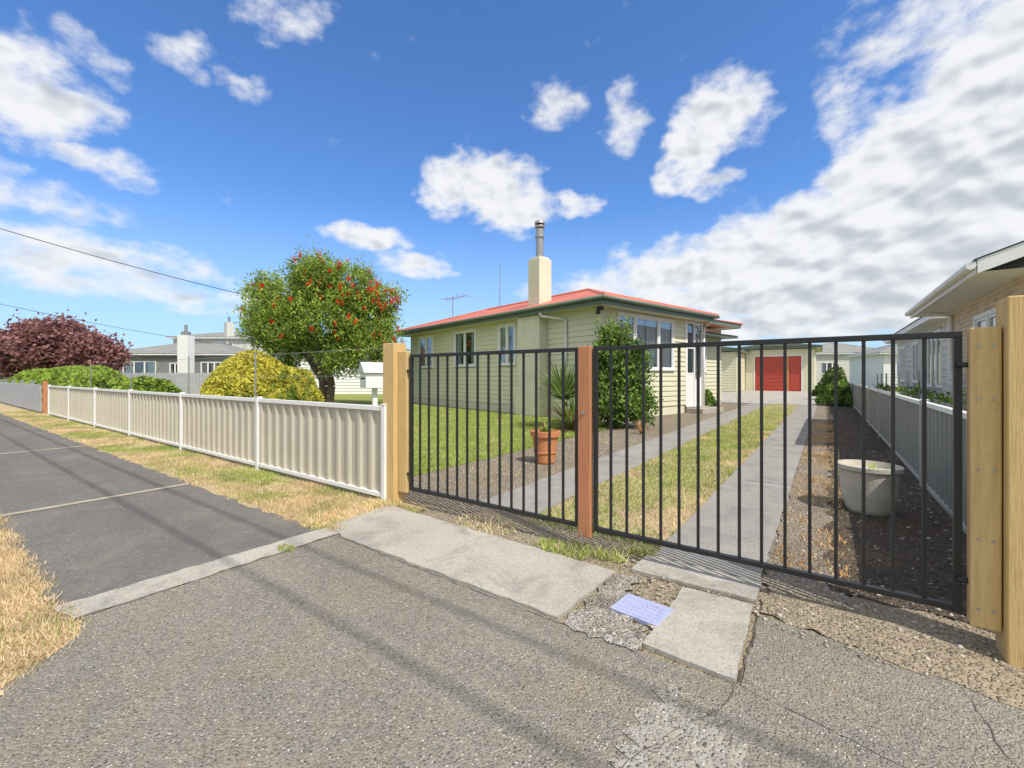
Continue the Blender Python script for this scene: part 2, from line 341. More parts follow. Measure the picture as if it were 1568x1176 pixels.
# ---------------------------------------------------------------- grass blades
def grass(name,n,x0,x1,y0,y1,h,thr,z=.012,w=.004,keep=None,green=('grassA','grassB'),seed=0,power=1,s=2.2,bias=None):
    X=x1-(x1-x0)*rng.random(n)**power; Y=rng.uniform(y0,y1,n)
    if keep is not None:
        k=keep(X,Y); X=X[k];Y=Y[k]
    g=vn(X,Y,s,seed)+.3*rng.normal(size=len(X))
    if bias is not None: g=g+bias(X,Y)
    isg=g>thr
    mi=np.where(isg,2,0)+rng.integers(0,2,len(X))
    return blades(name,X,Y,h,['strawA','strawB']+list(green),mi,w,.9,z)
grass('verge_grass',60000,-22,-2.9,1.84,2.72,.024,.18,.006,.004,
      keep=lambda X,Y:((X<-3.15)|(Y>2.6))&(Y>1.9+.07*vn(X,Y*0,4,1)+.03*rng.normal(size=len(X)))&(rng.random(len(X))<.35+.65*(vn(X,Y,3,4)>-.35)),power=1.9,s=1.5)
grass('verge_grass.001',46000,-6.5,-1.9,-.4,.62,.026,.9,.006,.0035,
      keep=lambda X,Y:(X<-2.5-np.clip((Y-.2),-1,.4)*1.0-.05*vn(X,Y,9)-.03*rng.normal(size=len(X)))&(Y<.50+.03*vn(X,Y,6)+.02*rng.normal(size=len(X))),s=1.5)
grass('centre_strip_grass',42000,-2.03,-.92,3.0,21,.032,.0,.010,.0045,keep=lambda X,Y:rng.random(len(X))<np.clip(1.6-Y/14,.2,1),
      bias=lambda X,Y:.85-1.7*np.abs((X+1.5))+.04*(Y-4))
grass('lawn_grass',75000,-17,-3.98,2.9,12,.032,-.85,.012,.006,keep=lambda X,Y:(Y<10.4+(-4.9-X)*.26)|(X<-16),power=1.5)
X,Y=scatter(5500,-.28,.12,3.2,14); k=vn(X,Y,3,2)>-.1; X=X[k];Y=Y[k]
blades('weeds',X,Y,.03,['weed','strawB'],rng.integers(0,2,len(X)),.006,.9,.014)
X,Y=scatter(2500,-4.0,-2.7,3.0,10); k=vn(X,Y,2,5)>.35; X=X[k];Y=Y[k]
blades('weeds.001',X,Y,.03,['strawA','strawB','grassA'],rng.integers(0,3,len(X)),.005,.9,.010)
X,Y=scatter(900,-6,-.3,.5,2.9); k=rng.random(len(X))<.25+.75*((Y>2.5)|(Y<.75)); X=X[k];Y=Y[k]
blades('straw_litter',X,Y,.006,['strawA','strawB'],rng.integers(0,2,len(X)),.0015,4.0,.023)
def tuft(name,cx,cy,r,n,h,green=True):
    a=rng.random(n)*6.283; rr=r*np.sqrt(rng.random(n)); X=cx+rr*np.cos(a);Y=cy+rr*np.sin(a)*.6
    return blades(name,X,Y,h,['grassA','grassB','strawA'],rng.choice([0,1,2],n,p=[.5,.3,.2] if green else [.1,.1,.8]),.004,.9,.012)
tuft('grass_tuft',-1.45,2.66,.22,500,.04); tuft('grass_tuft',-1.15,2.72,.12,200,.05); tuft('grass_tuft',-3.02,1.55,.08,160,.025)
tuft('grass_tuft',-2.2,2.72,.3,300,.03,False); tuft('grass_tuft',-3.3,2.66,.15,250,.04,False); tuft('grass_tuft',-1.0,2.9,.1,150,.04)
tuft('grass_tuft',-3.1,1.98,.1,150,.03,False)

# ---------------------------------------------------------------- steel boundary fences
def steel_fence(name,Mx,x0,x1,posts,panel,h=.915,z0=.05,pw=.05,rail='white'):
    e=empty(name)
    p=MB(Mx); prof=[(0,0),(.105,0),(.125,-.026),(.165,-.026),(.185,0)]
    pts=[];x=x0
    while x<x1:
        for dx,dy in prof[:-1]:
            if x+dx<=x1: pts.append((x+dx,dy))
        x+=.185
    pts.append((x1,0))
    vs=[(a,b,z0+.03) for a,b in pts]+[(a,b,h-.03) for a,b in pts]; n=len(pts)
    p.add(vs,[(i,i+1,n+i+1,n+i) for i in range(n-1)],panel); p.build('panels',e)
    r=MB(Mx)
    r.box(x0,x1,-.036,.012,h-.045,h,'white'); r.box(x0,x1,-.036,.012,z0,z0+.04,rail); r.build('rails',e,bevel=.003)
    q=MB(Mx)
    for c in posts:
        q.box(c-pw/2,c+pw/2,-.045,.02,0.0,h+.012,rail); q.box(c-pw/2-.004,c+pw/2+.004,-.049,.024,h+.012,h+.022,'white')
    q.build('posts',e,bevel=.003); return e
steel_fence('front_steel_fence',Matrix.Translation((0,2.70,0)),-19.3,-3.42,[-3.40,-5.91,-8.52,-11.25,-13.9,-16.6,-19.3],'cream_panel')
steel_fence('side_steel_fence',Matrix.Translation((.86,0,0))@Matrix.Rotation(R(90),4,'Z')@Matrix.Scale(-1,4,(0,1,0)),2.95,30,[4.05+2.35*i for i in range(12)],'grey_panel',.93,rail='shade_rail')
e=empty('timber_fence'); mb=MB()
for i in range(9):
    mb.box(-20.2-i*2.2,-20.1-i*2.2,2.66,2.76,0,1.05,'pine_red' if i==0 else 'grey_wall')
for i in range(110):
    x=-20.3-i*.16; mb.box(x-.14,x,2.63,2.655,.06,.92+.02*math.sin(i*2.3),'bluegrey')
mb.build('posts_palings',e)

# ---------------------------------------------------------------- gate
def gate(name,x0,x1,nb):
    e=empty(name); m=MB(Matrix.Translation((0,2.76,0)))
    m.box(x0,x1,-.016,.016,1.372,1.40,'steel'); m.box(x0,x1,-.016,.016,.150,.178,'steel')
    m.build('frame_rails',e,bevel=.003)
    m=MB(Matrix.Translation((0,2.76,0)))
    for i in range(nb):
        x=x0+.014+(x1-x0-.028)*i/(nb-1); w=.0135 if i in(0,nb-1) else .0075
        m.box(x-w,x+w,-w,w,.178,1.372,'steel')
    m.build('bars',e); return e
gate('steel_gate',-3.13,-1.40,16); gate('steel_gate',-1.29,.49,17)
def post(name,x0,x1,y0,y1,z0,z1,k,bev=.006):
    m=MB(); m.box(x0,x1,y0,y1,z0,z1,k); return m.build(name,bevel=bev)
post('timber_gate_post',-3.43,-3.27,2.68,2.83,0,1.51,'pine'); post('timber_gate_rail',-3.265,-3.15,2.725,2.77,.12,1.43,'pine')
post('timber_gate_stile',-1.395,-1.30,2.725,2.77,.10,1.405,'pine_red')
post('timber_gate_post',.605,.76,2.66,2.82,0,1.53,'pine'); post('timber_gate_rail',.505,.60,2.70,2.765,.12,1.41,'pine')
m=MB()
for z in (.30,1.25):
    m.cyl((-3.15,2.74,z),(-3.10,2.74,z),.012,.012,'steel'); m.cyl((.47,2.74,z),(.52,2.74,z),.012,.012,'steel')
m.cyl((-1.35,2.715,.95),(-1.35,2.73,.95),.012,.012,'hinge'); m.cyl((-1.35,2.70,.06),(-1.35,2.70,.14),.006,.006,'hinge')
for x in (.53,.575):
    for z in (.2,.5,.8,1.1,1.33): m.cyl((x,2.694,z),(x,2.703,z),.005,.005,'hinge',8)
m.build('gate_hinges')

# ---------------------------------------------------------------- buildings
def wallM(M0,x,y,rot): return M0@Matrix.Translation((x,y,0))@Matrix.Rotation(R(rot),4,'Z')
def boards(mb,x0,x1,z0,z1,openings,k,pitch=.155):
    z=z0
    while z<z1-.01:
        zt=min(z+pitch,z1); segs=[(x0,x1)]
        for (a,b,c,d) in openings:
            if zt>c+.005 and z<d-.005:
                ns=[]
                for s,t in segs:
                    if b<=s or a>=t: ns.append((s,t))
                    else:
                        if a>s: ns.append((s,a))
                        if b<t: ns.append((b,t))
                segs=ns
        for s,t in segs:
            mb.add([(s,-.034,z),(t,-.034,z),(t,-.008,zt),(s,-.008,zt),(s,0,z),(t,0,z)],[(0,1,2,3),(4,5,1,0)],k)
        z+=pitch
def window(fr,gl,a,b,c,d,panes,frame='white',curtain=.24):
    t=.07
    fr.box(a-t,b+t,-.055,.0,d,d+t,frame); fr.box(a-t-.02,b+t+.02,-.085,.0,c-t*.8,c,frame)
    fr.box(a-t,a,-.055,.0,c,d,frame); fr.box(b,b+t,-.055,.0,c,d,frame)
    xs=[a]+[a+(b-a)*p for p in panes]+[b]
    for x in xs[1:-1]: fr.box(x-.03,x+.03,-.047,.0,c,d,frame)
    for i in range(len(xs)-1):
        s=xs[i]+(.03 if i else 0); e_=xs[i+1]-(.03 if i<len(xs)-2 else 0)
        fr.box(s,s+.045,-.035,0,c,d,frame); fr.box(e_-.045,e_,-.035,0,c,d,frame)
        fr.box(s+.045,e_-.045,-.035,0,c,c+.05,frame); fr.box(s+.045,e_-.045,-.035,0,d-.05,d,frame)
    gl.poly([(a,-.012,c),(b,-.012,c),(b,-.012,d),(a,-.012,d)],'glass')
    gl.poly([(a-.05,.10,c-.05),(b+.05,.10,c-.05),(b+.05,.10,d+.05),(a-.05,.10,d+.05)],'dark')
    if curtain:
        w=(b-a)
        for (s,e_) in ((a,a+w*curtain),(b-w*curtain,b)):
            n=int(10+30*(curtain>.3)); vs=[]
            for i in range(n+1):
                x=s+(e_-s)*i/n; vs.append((x,.04+.02*math.sin(i*2.1),c))
            for i in range(n+1):
                x=s+(e_-s)*i/n; vs.append((x,.04+.02*math.sin(i*2.1),d))
            gl.add(vs,[(i,i+1,n+2+i,n+1+i) for i in range(n)],'curtain')
def roof(mb,x0,x1,y0,y1,z,rise,k,fascia,kind='hip',fh=.16,soff='soffit',axis='x',kf='gutter'):
    mb.box(x0,x1,y0,y0+.05,z-fh,z,fascia); mb.box(x0,x1,y1-.05,y1,z-fh,z,fascia)
    mb.box(x0,x0+.05,y0+.05,y1-.05,z-fh,z,fascia); mb.box(x1-.05,x1,y0+.05,y1-.05,z-fh,z,fascia)
    mb.poly([(x0+.05,y0+.05,z-fh+.02),(x0+.05,y1-.05,z-fh+.02),(x1-.05,y1-.05,z-fh+.02),(x1-.05,y0+.05,z-fh+.02)],soff)
    o=.04;a,b,c,d=x0-o,x1+o,y0-o,y1+o; zz=z+.012
    if axis=='x':
        h=(d-c)/2 if kind=='hip' else 0; ym=(c+d)/2
        r0=(a+h,ym,zz+rise); r1=(b-h,ym,zz+rise)
        mb.poly([(a,c,zz),(b,c,zz),r1,r0],k); mb.poly([(b,d,zz),(a,d,zz),r0,r1],k)
        mb.poly([(b,c,zz),(b,d,zz),r1],k if kind=='hip' else fascia); mb.poly([(a,d,zz),(a,c,zz),r0],k if kind=='hip' else fascia)
        if kind=='hip':
            for p,q in (((b,c,zz),r1),((b,d,zz),r1),((a,c,zz),r0),((a,d,zz),r0)): mb.cyl(p,q,.05,.05,k,6)
        mb.cyl(r0,r1,.06,.06,k,6)
    else:
        h=(b-a)/2 if kind=='hip' else 0; xm=(a+b)/2
        r0=(xm,c+h,zz+rise); r1=(xm,d-h,zz+rise)
        mb.poly([(a,d,zz),(a,c,zz),r0,r1],k); mb.poly([(b,c,zz),(b,d,zz),r1,r0],k)
        mb.poly([(a,c,zz),(b,c,zz),r0],k if kind=='hip' else fascia); mb.poly([(b,d,zz),(a,d,zz),r1],k if kind=='hip' else fascia)
        mb.cyl(r0,r1,.06,.06,k,6)

H=empty('weatherboard_house')
H0=Matrix.Translation((-4.85,10.72,0))@Matrix.Rotation(R(-15),4,'Z')
FW=wallM(H0,0,0,0); RW=wallM(H0,0,0,90)
w=MB(H0); w.box(-10.6,-.15,.15,5.3,.05,3.05,'dark'); w.box(-10.75,0,0,.14,0,.30,'cream_plaster'); w.box(-.14,0,.14,4.3,0,.30,'cream_plaster')
w.box(-10.75,-10.6,.14,5.4,.0,3.05,'cream'); w.box(-10.6,-1.2,5.3,5.4,0,3.05,'cream')
w.box(-1.35,-1.2,4.3,5.4,0,3.05,'cream'); w.box(-1.2,-.0,4.2,4.3,.0,3.05,'cream')
fo=[(-7.05,-5.7,1.6,2.86),(-4.25,-3.45,1.6,2.86),(-9.95,-8.8,1.6,2.86)]; ro=[(.78,3.5,1.42,2.90)]
w.M=FW; boards(w,-10.75,-.02,.28,3.05,fo,'cream'); w.box(-.03,.038,-.038,0.038,.25,3.05,'cream'); w.box(-10.78,-10.72,-.038,0,.25,3.05,'cream')
w.M=RW; boards(w,.04,4.3,.28,3.05,ro,'cream'); w.box(4.26,4.33,-.038,.0,.25,3.05,'white')
w.build('walls',H)
fr=MB(FW);gl=MB(FW)
window(fr,gl,-7.05,-5.7,1.6,2.86,[.5]); window(fr,gl,-4.25,-3.45,1.6,2.86,[.5]); window(fr,gl,-9.95,-8.8,1.6,2.86,[.5])
fr.M=RW;gl.M=RW; window(fr,gl,.78,3.5,1.42,2.90,[.28,.72],curtain=.495)
fr.build('window_frames',H,bevel=.004); gl.build('window_glass',H)
r=MB(H0); roof(r,-11.25,.5,-.5,5.4,3.2,.93,'red_roof','green_trim',fh=.20)
r.build('roof',H)
g=MB(H0)
g.cyl((-11.27,-.57,3.15),(.55,-.57,3.15),.055,.055,'green_trim',8); g.cyl((.56,-.57,3.15),(.56,5.4,3.15),.055,.055,'green_trim',8)
g.tube([(-1.75,-.5,3.02),(-1.75,-.45,2.93),(-1.15,-.08,2.80),(-1.15,-.07,2.7),(-1.15,-.07,.2)],[.038]*5,'white',10)
g.tube([(.56,5.2,3.1),(.12,5.35,2.85),(.08,5.38,2.6),(.08,5.38,.2)],[.035]*4,'white',8)
g.build('gutters_downpipes',H,True)
c=MB(H0); c.box(-2.95,-1.95,-.34,-.035,0,3.0,'cream_plaster'); c.box(-3.0,-1.9,-.40,-.035,0,.9,'cream_plaster')
c.box(-2.96,-2.44,.12,.64,3.1,4.86,'cream_plaster'); c.box(-2.90,-2.50,.18,.58,4.86,4.93,'cream_plaster')
c.cyl((-2.70,.38,4.9),(-2.70,.38,5.85),.125,.125,'metal',18)
c.cyl((-2.70,.38,5.55),(-2.70,.38,5.62),.15,.15,'metal',18); c.cyl((-2.70,.38,5.87),(-2.70,.38,5.93),.16,.16,'metal',18)
c.cyl((-2.70,.38,5.99),(-2.70,.38,6.08),.17,.15,'metal',18); c.cyl((-2.70,.38,5.9),(-2.70,.38,6.0),.09,.09,'dark',12)
c.build('chimney',H,bevel=.01)
p=MB(RW)
for x in (4.36,4.85,5.36): p.box(x-.035,x+.035,-.04,.04,.2,3.0,'white')
p.box(4.40,4.81,-.02,.02,.2,1.25,'white'); p.box(4.4,4.81,-.03,.03,1.25,1.31,'white'); p.box(4.40,5.32,-.03,.03,2.92,3.0,'white'); p.box(4.4,4.81,-.03,.03,2.1,2.15,'white')
p.box(4.89,5.32,-.018,.018,.2,1.1,'white'); p.box(4.89,5.32,-.022,.022,1.1,1.16,'white'); p.box(4.89,5.32,-.022,.022,2.2,2.26,'white'); p.box(4.91,4.94,-.06,-.022,1.1,1.2,'metal')
p.poly([(4.4,0,1.31),(5.32,0,1.31),(5.32,0,2.92),(4.4,0,2.92)],'glass')
p.box(4.3,5.7,-.6,-.045,0,.16,'concrete'); p.box(4.36,5.36,-.04,1.1,0,.2,'concrete'); p.box(4.5,5.4,-.3,-.045,.16,.2,'concrete')
p.build('porch',H,bevel=.004)
q=MB(H0); q.box(-6,-1.15,5.42,9.2,0,3.1,'cream'); q.M=wallM(H0,-1.15,5.42,90); boards(q,0,3.78,.2,3.1,[(1.2,2.4,1.4,2.6)],'cream'); q.build('rear_wing_walls',H)
fr=MB(q.M);gl=MB(q.M); window(fr,gl,1.2,2.4,1.4,2.6,[.5],curtain=0); fr.build('rear_window',H); 
q=MB(H0); roof(q,-6.4,-.55,5.45,9.7,3.32,.5,'red_roof','green_trim'); q.box(-1.1,-.45,6.0,9.2,2.72,2.80,'green_trim'); q.poly([(-1.1,5.95,2.9),(-.4,5.95,2.81),(-.4,9.3,2.81),(-1.1,9.3,2.9)],'red_roof'); q.build('rear_wing_roof',H)
q=MB(H0); q.box(.15,.3,-.3,-.2,2.88,2.98,'dark'); q.cyl((.22,-.3,2.88),(.3,-.42,2.8),.05,.06,'dark',10); q.build('security_light',H)
a=MB(H0); a.tube([(-6.2,1.5,3.7),(-6.2,1.5,5.6)],[.018,.012],'metal',6)
a.tube([(-9.2,1.2,3.5),(-9.2,1.2,4.7)],[.022,.018],'metal',6); a.cyl((-9.5,1.0,4.6),(-8.6,1.5,4.7),.014,.014,'metal',5)
for t in (0,.25,.5,.75,1): a.cyl((-9.5+.9*t-.1,1.0+.5*t+.3,4.6+.1*t),(-9.5+.9*t+.1,1.0+.5*t-.3,4.6+.1*t),.010,.010,'metal',5)
a.build('tv_antenna',H)

G=empty('garage')
g=MB(); g.box(-5.4,-.75,40.5,47,0,3.3,'cream'); g.box(-5.4,-4.75,40.38,40.5,0,3.3,'cream'); g.box(-1.55,-.75,40.38,40.5,0,3.3,'cream'); g.box(-4.75,-1.55,40.38,40.5,2.8,3.3,'cream')
g.build('walls',G)
d=MB()
for i in range(19): d.box(-4.72,-2.55,40.42-(i%2)*.02,40.49,.02+i*.146,.02+i*.146+.14,'red_door')
d.box(-2.38,-1.58,40.42,40.49,.02,2.75,'red_door'); d.box(-2.30,-1.66,40.40,40.42,.15,1.3,'red_door'); d.box(-2.30,-1.66,40.40,40.42,1.45,2.6,'red_door')
d.box(-2.55,-2.38,40.35,40.42,0,2.76,'terracotta')
d.box(-4.80,-4.72,40.35,40.42,0,2.84,'white'); d.box(-1.58,-1.50,40.35,40.42,0,2.84,'white'); d.box(-4.72,-1.58,40.35,40.42,2.76,2.84,'white'); d.build('roller_door',G)
r=MB(); roof(r,-6.0,-.3,39.9,47.5,3.5,.35,'pale_roof','green_trim','gable',axis='y'); r.build('roof',G)
S=empty('garden_shed')
g=MB(); g.box(-8.4,-5.45,36,44,0,3.0,'cream'); g.M=wallM(Matrix.Identity(4),-8.4,36,0); boards(g,0,2.95,.1,3.0,[],'cream',.2); g.M=wallM(Matrix.Identity(4),-5.45,36,90); boards(g,0,4.3,.1,3.0,[],'cream',.2); g.build('walls',S)
r=MB(); roof(r,-8.8,-5.1,35.6,44.4,3.2,.3,'pale_roof','green_trim','gable',axis='y'); r.build('roof',S)

def house(name,x,y,rot,w_,dep,eave,rise,wall,rf,trim,kind='hip',wins=(),axis='x',over=.45):
    e=empty(name); M0=Matrix.Translation((x,y,0))@Matrix.Rotation(R(rot),4,'Z')
    b=MB(M0); b.box(0,w_,.12,dep,0,eave-.1,wall)
    if wall!='brick': boards(b,0,w_,0,eave-.1,[(a_,b_,c_,d_) for a_,b_,c_,d_ in wins],wall,.2)
    b.build('walls',e)
    r=MB(M0); roof(r,-over,w_+over,-over,dep+over,eave,rise,rf,trim,kind,axis=axis,soff='white'); r.build('roof',e)
    if wins:
        fr=MB(M0);gl=MB(M0)
        for a_,b_,c_,d_ in wins: window(fr,gl,a_,b_,c_,d_,[.33,.66] if b_-a_>1.5 else [.5])
        fr.build('window_frames',e); gl.build('window_glass',e)
    return e,M0
house('grey_bungalow',-60,12.6,36,13,8,3.5,1.3,'grey_wall','grey_roof','white',wins=[(1.5,4.8,1.2,2.7),(6.3,7.3,1.4,2.5),(9.5,11.5,1.2,2.6)])
e,M0=house('two_storey_house',-63,19,36,12,8,5.8,1.0,'lightgrey_wall','grey_roof','white',wins=[(1.5,3,4.1,5.2),(5,7,4.1,5.2)])
m=MB(Matrix.Translation((-51.6,16.6,0))@Matrix.Rotation(R(36),4,'Z')); m.box(-.5,.5,-.5,.5,0,5.2,'white'); m.box(-.3,.3,-.3,.3,5.2,5.6,'grey_wall'); m.cyl((0,0,5.6),(0,0,6.3),.15,.15,'metal'); m.build('brick_chimney',bevel=.02)
m=MB(Matrix.Translation((-58,23,0))); m.box(-.4,.4,-.4,.4,5,7.6,'lightgrey_wall'); m.cyl((0,0,7.6),(0,0,8.3),.15,.15,'metal'); m.build('brick_chimney',bevel=.02)
house('white_house',-29,15.5,34,7,7,3.0,.9,'white','pale_roof','white',wins=[(1,2.4,1.2,2.4),(4.4,5.6,1.2,2.4)])
house('bungalow',-2.5,72,20,10,9,4.3,1.6,'lightgrey_wall','grey_roof','white',wins=[(2,4,1.5,3)])
house('bungalow',4.5,56,15,11,9,3.5,1.6,'white','grey_roof','white',wins=[(1,3,1.2,2.5),(6,8,1.2,2.5)])
house('bungalow',-75,45,30,14,9,3.4,1.6,'white','grey_roof','white',wins=[(2,4,1.2,2.5)])
e,M0=house('dark_roofed_house',2.7,27,-90,10.5,9,2.9,1.4,'lightgrey_wall','dark_roof','white',wins=[(1,2.6,1.0,2.4),(4.5,5.8,1.0,2.4),(7.5,9.6,.9,2.5)])
B=empty('brick_house'); b=MB(); b.box(2.2,9.5,8.9,13.4,0,2.62,'brick'); b.poly([(2.2,8.9,2.62),(9.5,8.9,2.62),(5.85,8.9,3.95)],'brick'); b.build('walls',B)
r=MB()
X0,X1,Y0,Y1=1.62,10.1,8.3,13.95; z=2.72; XM=(X0+X1)/2; zr=z+(XM-X0)*.385
t=.16
def gab(y0,y1,k,zo,xo=0):
    r.add([(X0-xo,y0,z+zo),(XM,y0,zr+zo),(X1+xo,y0,z+zo),(X0-xo,y1,z+zo),(XM,y1,zr+zo),(X1+xo,y1,z+zo)],[(0,1,4,3),(1,2,5,4)],k)
gab(Y0-.02,Y1+.02,'pale_roof',.03,.03); 
for y in (Y0,Y1-.03):
    for (xa,za,xb,zb) in ((X0,z,XM,zr),(XM,zr,X1,z)):
        r.add([(xa,y,za-t),(xb,y,zb-t),(xb,y,zb+.02),(xa,y,za+.02),(xa,y+.03,za-t),(xb,y+.03,zb-t),(xb,y+.03,zb+.02),(xa,y+.03,za+.02)],[(0,1,2,3),(4,7,6,5),(0,4,5,1),(2,6,7,3)],'white')
r.box(X0-.02,X0+.02,Y0+.03,Y1-.03,z-t,z+.01,'white')
r.poly([(X0+.02,Y0+.03,z-t+.02),(X0+.02,Y1-.03,z-t+.02),(2.2,Y1-.03,z-t+.02),(2.2,Y0+.03,z-t+.02)],'white')
r.poly([(2.2,Y0+.03,z-t+.02),(2.2,8.9,z-t+.02),(XM,8.9,zr-t-.05),(XM,Y0+.03,zr-t-.05)],'white')
r.cyl((X0-.06,Y0,z-.05),(X0-.06,Y1,z-.05),.055,.055,'white',8)
r.build('roof',B)
fr=MB(wallM(Matrix.Identity(4),2.2,13.4,-90));gl=MB(fr.M); window(fr,gl,2.2,3.6,1.0,2.2,[.5]); fr.tube([(.3,-.05,0),(.3,-.05,2.5),(.3,-.5,2.6)],[.04]*3,'white',8); fr.build('window_frames',B); gl.build('window_glass',B)

L=MB(Matrix.Translation((-7.95,6.0,0))@Matrix.Rotation(R(-20),4,'Z'))
L.box(-.05,.05,-.05,.05,0,.95,'white'); L.box(-.22,.22,-.25,.25,.95,1.27,'white'); L.box(-.15,.15,-.256,-.25,1.13,1.17,'dark')
L.add([(-.27,-.3,1.27),(.27,-.3,1.27),(0,-.3,1.5),(-.27,.3,1.27),(.27,.3,1.27),(0,.3,1.5)],[(0,1,2),(5,4,3),(0,2,5,3),(1,4,5,2),(0,3,4,1)],'lightgrey_wall')
L.build('letterbox',bevel=.004)
m=MB(Matrix.Translation((-31.4,7.06,0))@Matrix.Rotation(R(36),4,'Z'))
for i in range(44): m.box(i*.16,i*.16+.14,0,.02,0,1.38+.02*math.sin(i*3),'bluegrey')
m.build('paling_fence')
m=MB()
for x in (-6.7,-9.2,-12.5,-16): m.cyl((x,3.0,0),(x,3.0,1.55),.012,.012,'hinge',6)
for z in (1.5,1.2): m.cyl((-19,3.0,z),(-3.6,3.0,z),.003,.003,'hinge',4)
m.build('wire_trellis')
m=MB()
for i in range(12): m.box(1.62,1.66,5+i*1.6,5.04+i*1.6,0,1.3,'hinge')
for z in (.95,1.05,1.15,1.25): m.cyl((1.65,5,z),(1.65,22.6,z),.005,.005,'hinge',5)
m.build('vine_trellis')

def cable(name,p0,p1,sag,r):
    m=MB(); n=24; P=[]
    for i in range(n+1):
        t=i/n; P.append(tuple(Vector(p0).lerp(Vector(p1),t)-Vector((0,0,sag*4*t*(1-t)))))
    m.tube(P,[r]*(n+1),'cable',5); m.build(name)
cable('overhead_cable',(-26.5,-.5,7.6),(-15.8,13.1,3.4),.35,.014)
cable('overhead_cable',(-47.5,0,7.2),(-55.4,20,4.9),.3,.018)
cable('overhead_cable',(-40,-.2,7.2),(30,-.2,7.2),.0,.016)
cable('overhead_cable',(-40,-.62,7.2),(30,-.62,7.2),.0,.016)

# ---------------------------------------------------------------- vegetation
def crown(center,lobes,nclump,nleaf,cr,flat=1.0):
    C=[];sh=[]
    w=np.array([l[3]**2 for l in lobes]);w=w/w.sum()
    for i in range(nclump):
        l=lobes[rng.choice(len(lobes),p=w)]; d=rng.normal(size=3); d/=np.linalg.norm(d)
        rad=l[3]*(.55+.5*rng.random()**.6); p=np.array(l[:3])+d*rad*np.array([1,1,.85])
        q=p+rng.normal(size=(nleaf,3))*cr*(.6+.7*rng.random())*np.array([1,1,flat])
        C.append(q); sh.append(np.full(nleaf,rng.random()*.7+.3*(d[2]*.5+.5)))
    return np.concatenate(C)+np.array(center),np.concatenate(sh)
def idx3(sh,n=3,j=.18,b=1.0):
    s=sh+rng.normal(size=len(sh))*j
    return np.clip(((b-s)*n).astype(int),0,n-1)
T=empty('bottlebrush_tree'); tc=(-16.75,10.0,0)
lob=[(0,0,3.6,1.7),(-1.5,-.9,3.3,1.2),(1.5,.9,3.4,1.25),(-.6,.2,4.8,1.15),(1.0,.5,4.8,1.1),(-1.9,-1.3,4.2,.8),(1.9,1.3,2.6,.95),(.2,-.4,5.2,.85),(-1.2,-.6,2.4,.85),(2.1,1.3,4.3,.7),(-1.9,-1.1,5.0,.45),(1.2,.3,1.9,.75)]
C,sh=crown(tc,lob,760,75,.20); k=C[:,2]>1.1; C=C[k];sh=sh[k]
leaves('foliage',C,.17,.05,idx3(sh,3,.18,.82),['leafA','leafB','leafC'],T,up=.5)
m=MB()
for s_ in ((0,0),(.25,.2)):
    base=Vector((tc[0]+s_[0],tc[1]+s_[1],0)); m.tube([base,base+Vector((.05,.1,.8)),base+Vector((-.1,.05,1.6)),base+Vector((.1,0,2.8))],[.2,.16,.13,.08],'bark',10)
for l in lob:
    a_=Vector((tc[0],tc[1],1.1)); b_=Vector((tc[0]+l[0],tc[1]+l[1],l[2])); mid=a_.lerp(b_,.5)+Vector((random.uniform(-.2,.2),random.uniform(-.2,.2),.15))
    m.tube([a_,mid,b_],[.10,.06,.025],'bark',7)
    for _ in range(4):
        d=Vector((random.gauss(0,1),random.gauss(0,1),random.gauss(.4,1))).normalized()*l[3]*.9; m.tube([b_,b_+d],[.025,.008],'bark',5)
m.build('trunk_and_limbs',T)
FC=[]
for i in range(115):
    l=lob[rng.choice([0,2,3,4,6,7,9,9,2,4,1,5,9,4])]; d=rng.normal(size=3); d[1]-=.4; d[0]+=.9; d[2]+=.3; d/=np.linalg.norm(d)
    p=np.array(l[:3])+d*l[3]*1.14*np.array([1,1,.85])+np.array(tc)
    ax=rng.normal(size=3)*.3+np.array([0,0,1]); tt=rng.random((26,1))-.5
    FC.append(p+ax*tt*.18+rng.normal(size=(26,3))*.03)
FC=np.concatenate(FC); leaves('red_flowers',FC,.085,.04,np.zeros(len(FC)),['flower'],T)
def ballbush(name,c,rx,rz,n,L,W,mats,lump=.12,seed=0,twig=True):
    E=empty(name)
    d=rng.normal(size=(n,3)); d=unit(d); d[:,2]=np.abs(d[:,2])*1.0-.15*(rng.random(n)<.2)
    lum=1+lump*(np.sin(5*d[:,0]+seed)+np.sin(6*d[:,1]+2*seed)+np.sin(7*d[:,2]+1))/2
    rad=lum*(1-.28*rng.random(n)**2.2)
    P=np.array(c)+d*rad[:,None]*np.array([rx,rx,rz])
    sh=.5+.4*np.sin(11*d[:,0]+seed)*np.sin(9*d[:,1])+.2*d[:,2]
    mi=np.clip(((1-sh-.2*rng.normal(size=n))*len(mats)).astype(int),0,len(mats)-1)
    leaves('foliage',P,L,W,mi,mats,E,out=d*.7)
    if twig:
        m=MB()
        for i in range(7):
            t=6.283*i/7; m.tube([(c[0],c[1],0),(c[0]+rx*.35*math.cos(t),c[1]+rx*.35*math.sin(t),c[2]+rz*.3),(c[0]+rx*.7*math.cos(t),c[1]+rx*.7*math.sin(t),c[2]+rz*.55)],[.05,.03,.01],'bark',6)
        m.build('stems',E)
    return E
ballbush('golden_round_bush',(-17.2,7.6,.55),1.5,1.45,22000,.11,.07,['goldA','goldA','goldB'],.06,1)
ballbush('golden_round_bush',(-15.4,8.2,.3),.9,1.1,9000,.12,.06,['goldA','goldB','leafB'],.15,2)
ballbush('green_hedge_bush',(-32,5.0,.5),2.0,1.05,12000,.2,.12,['leafA','leafA','leafB'],.15,3)
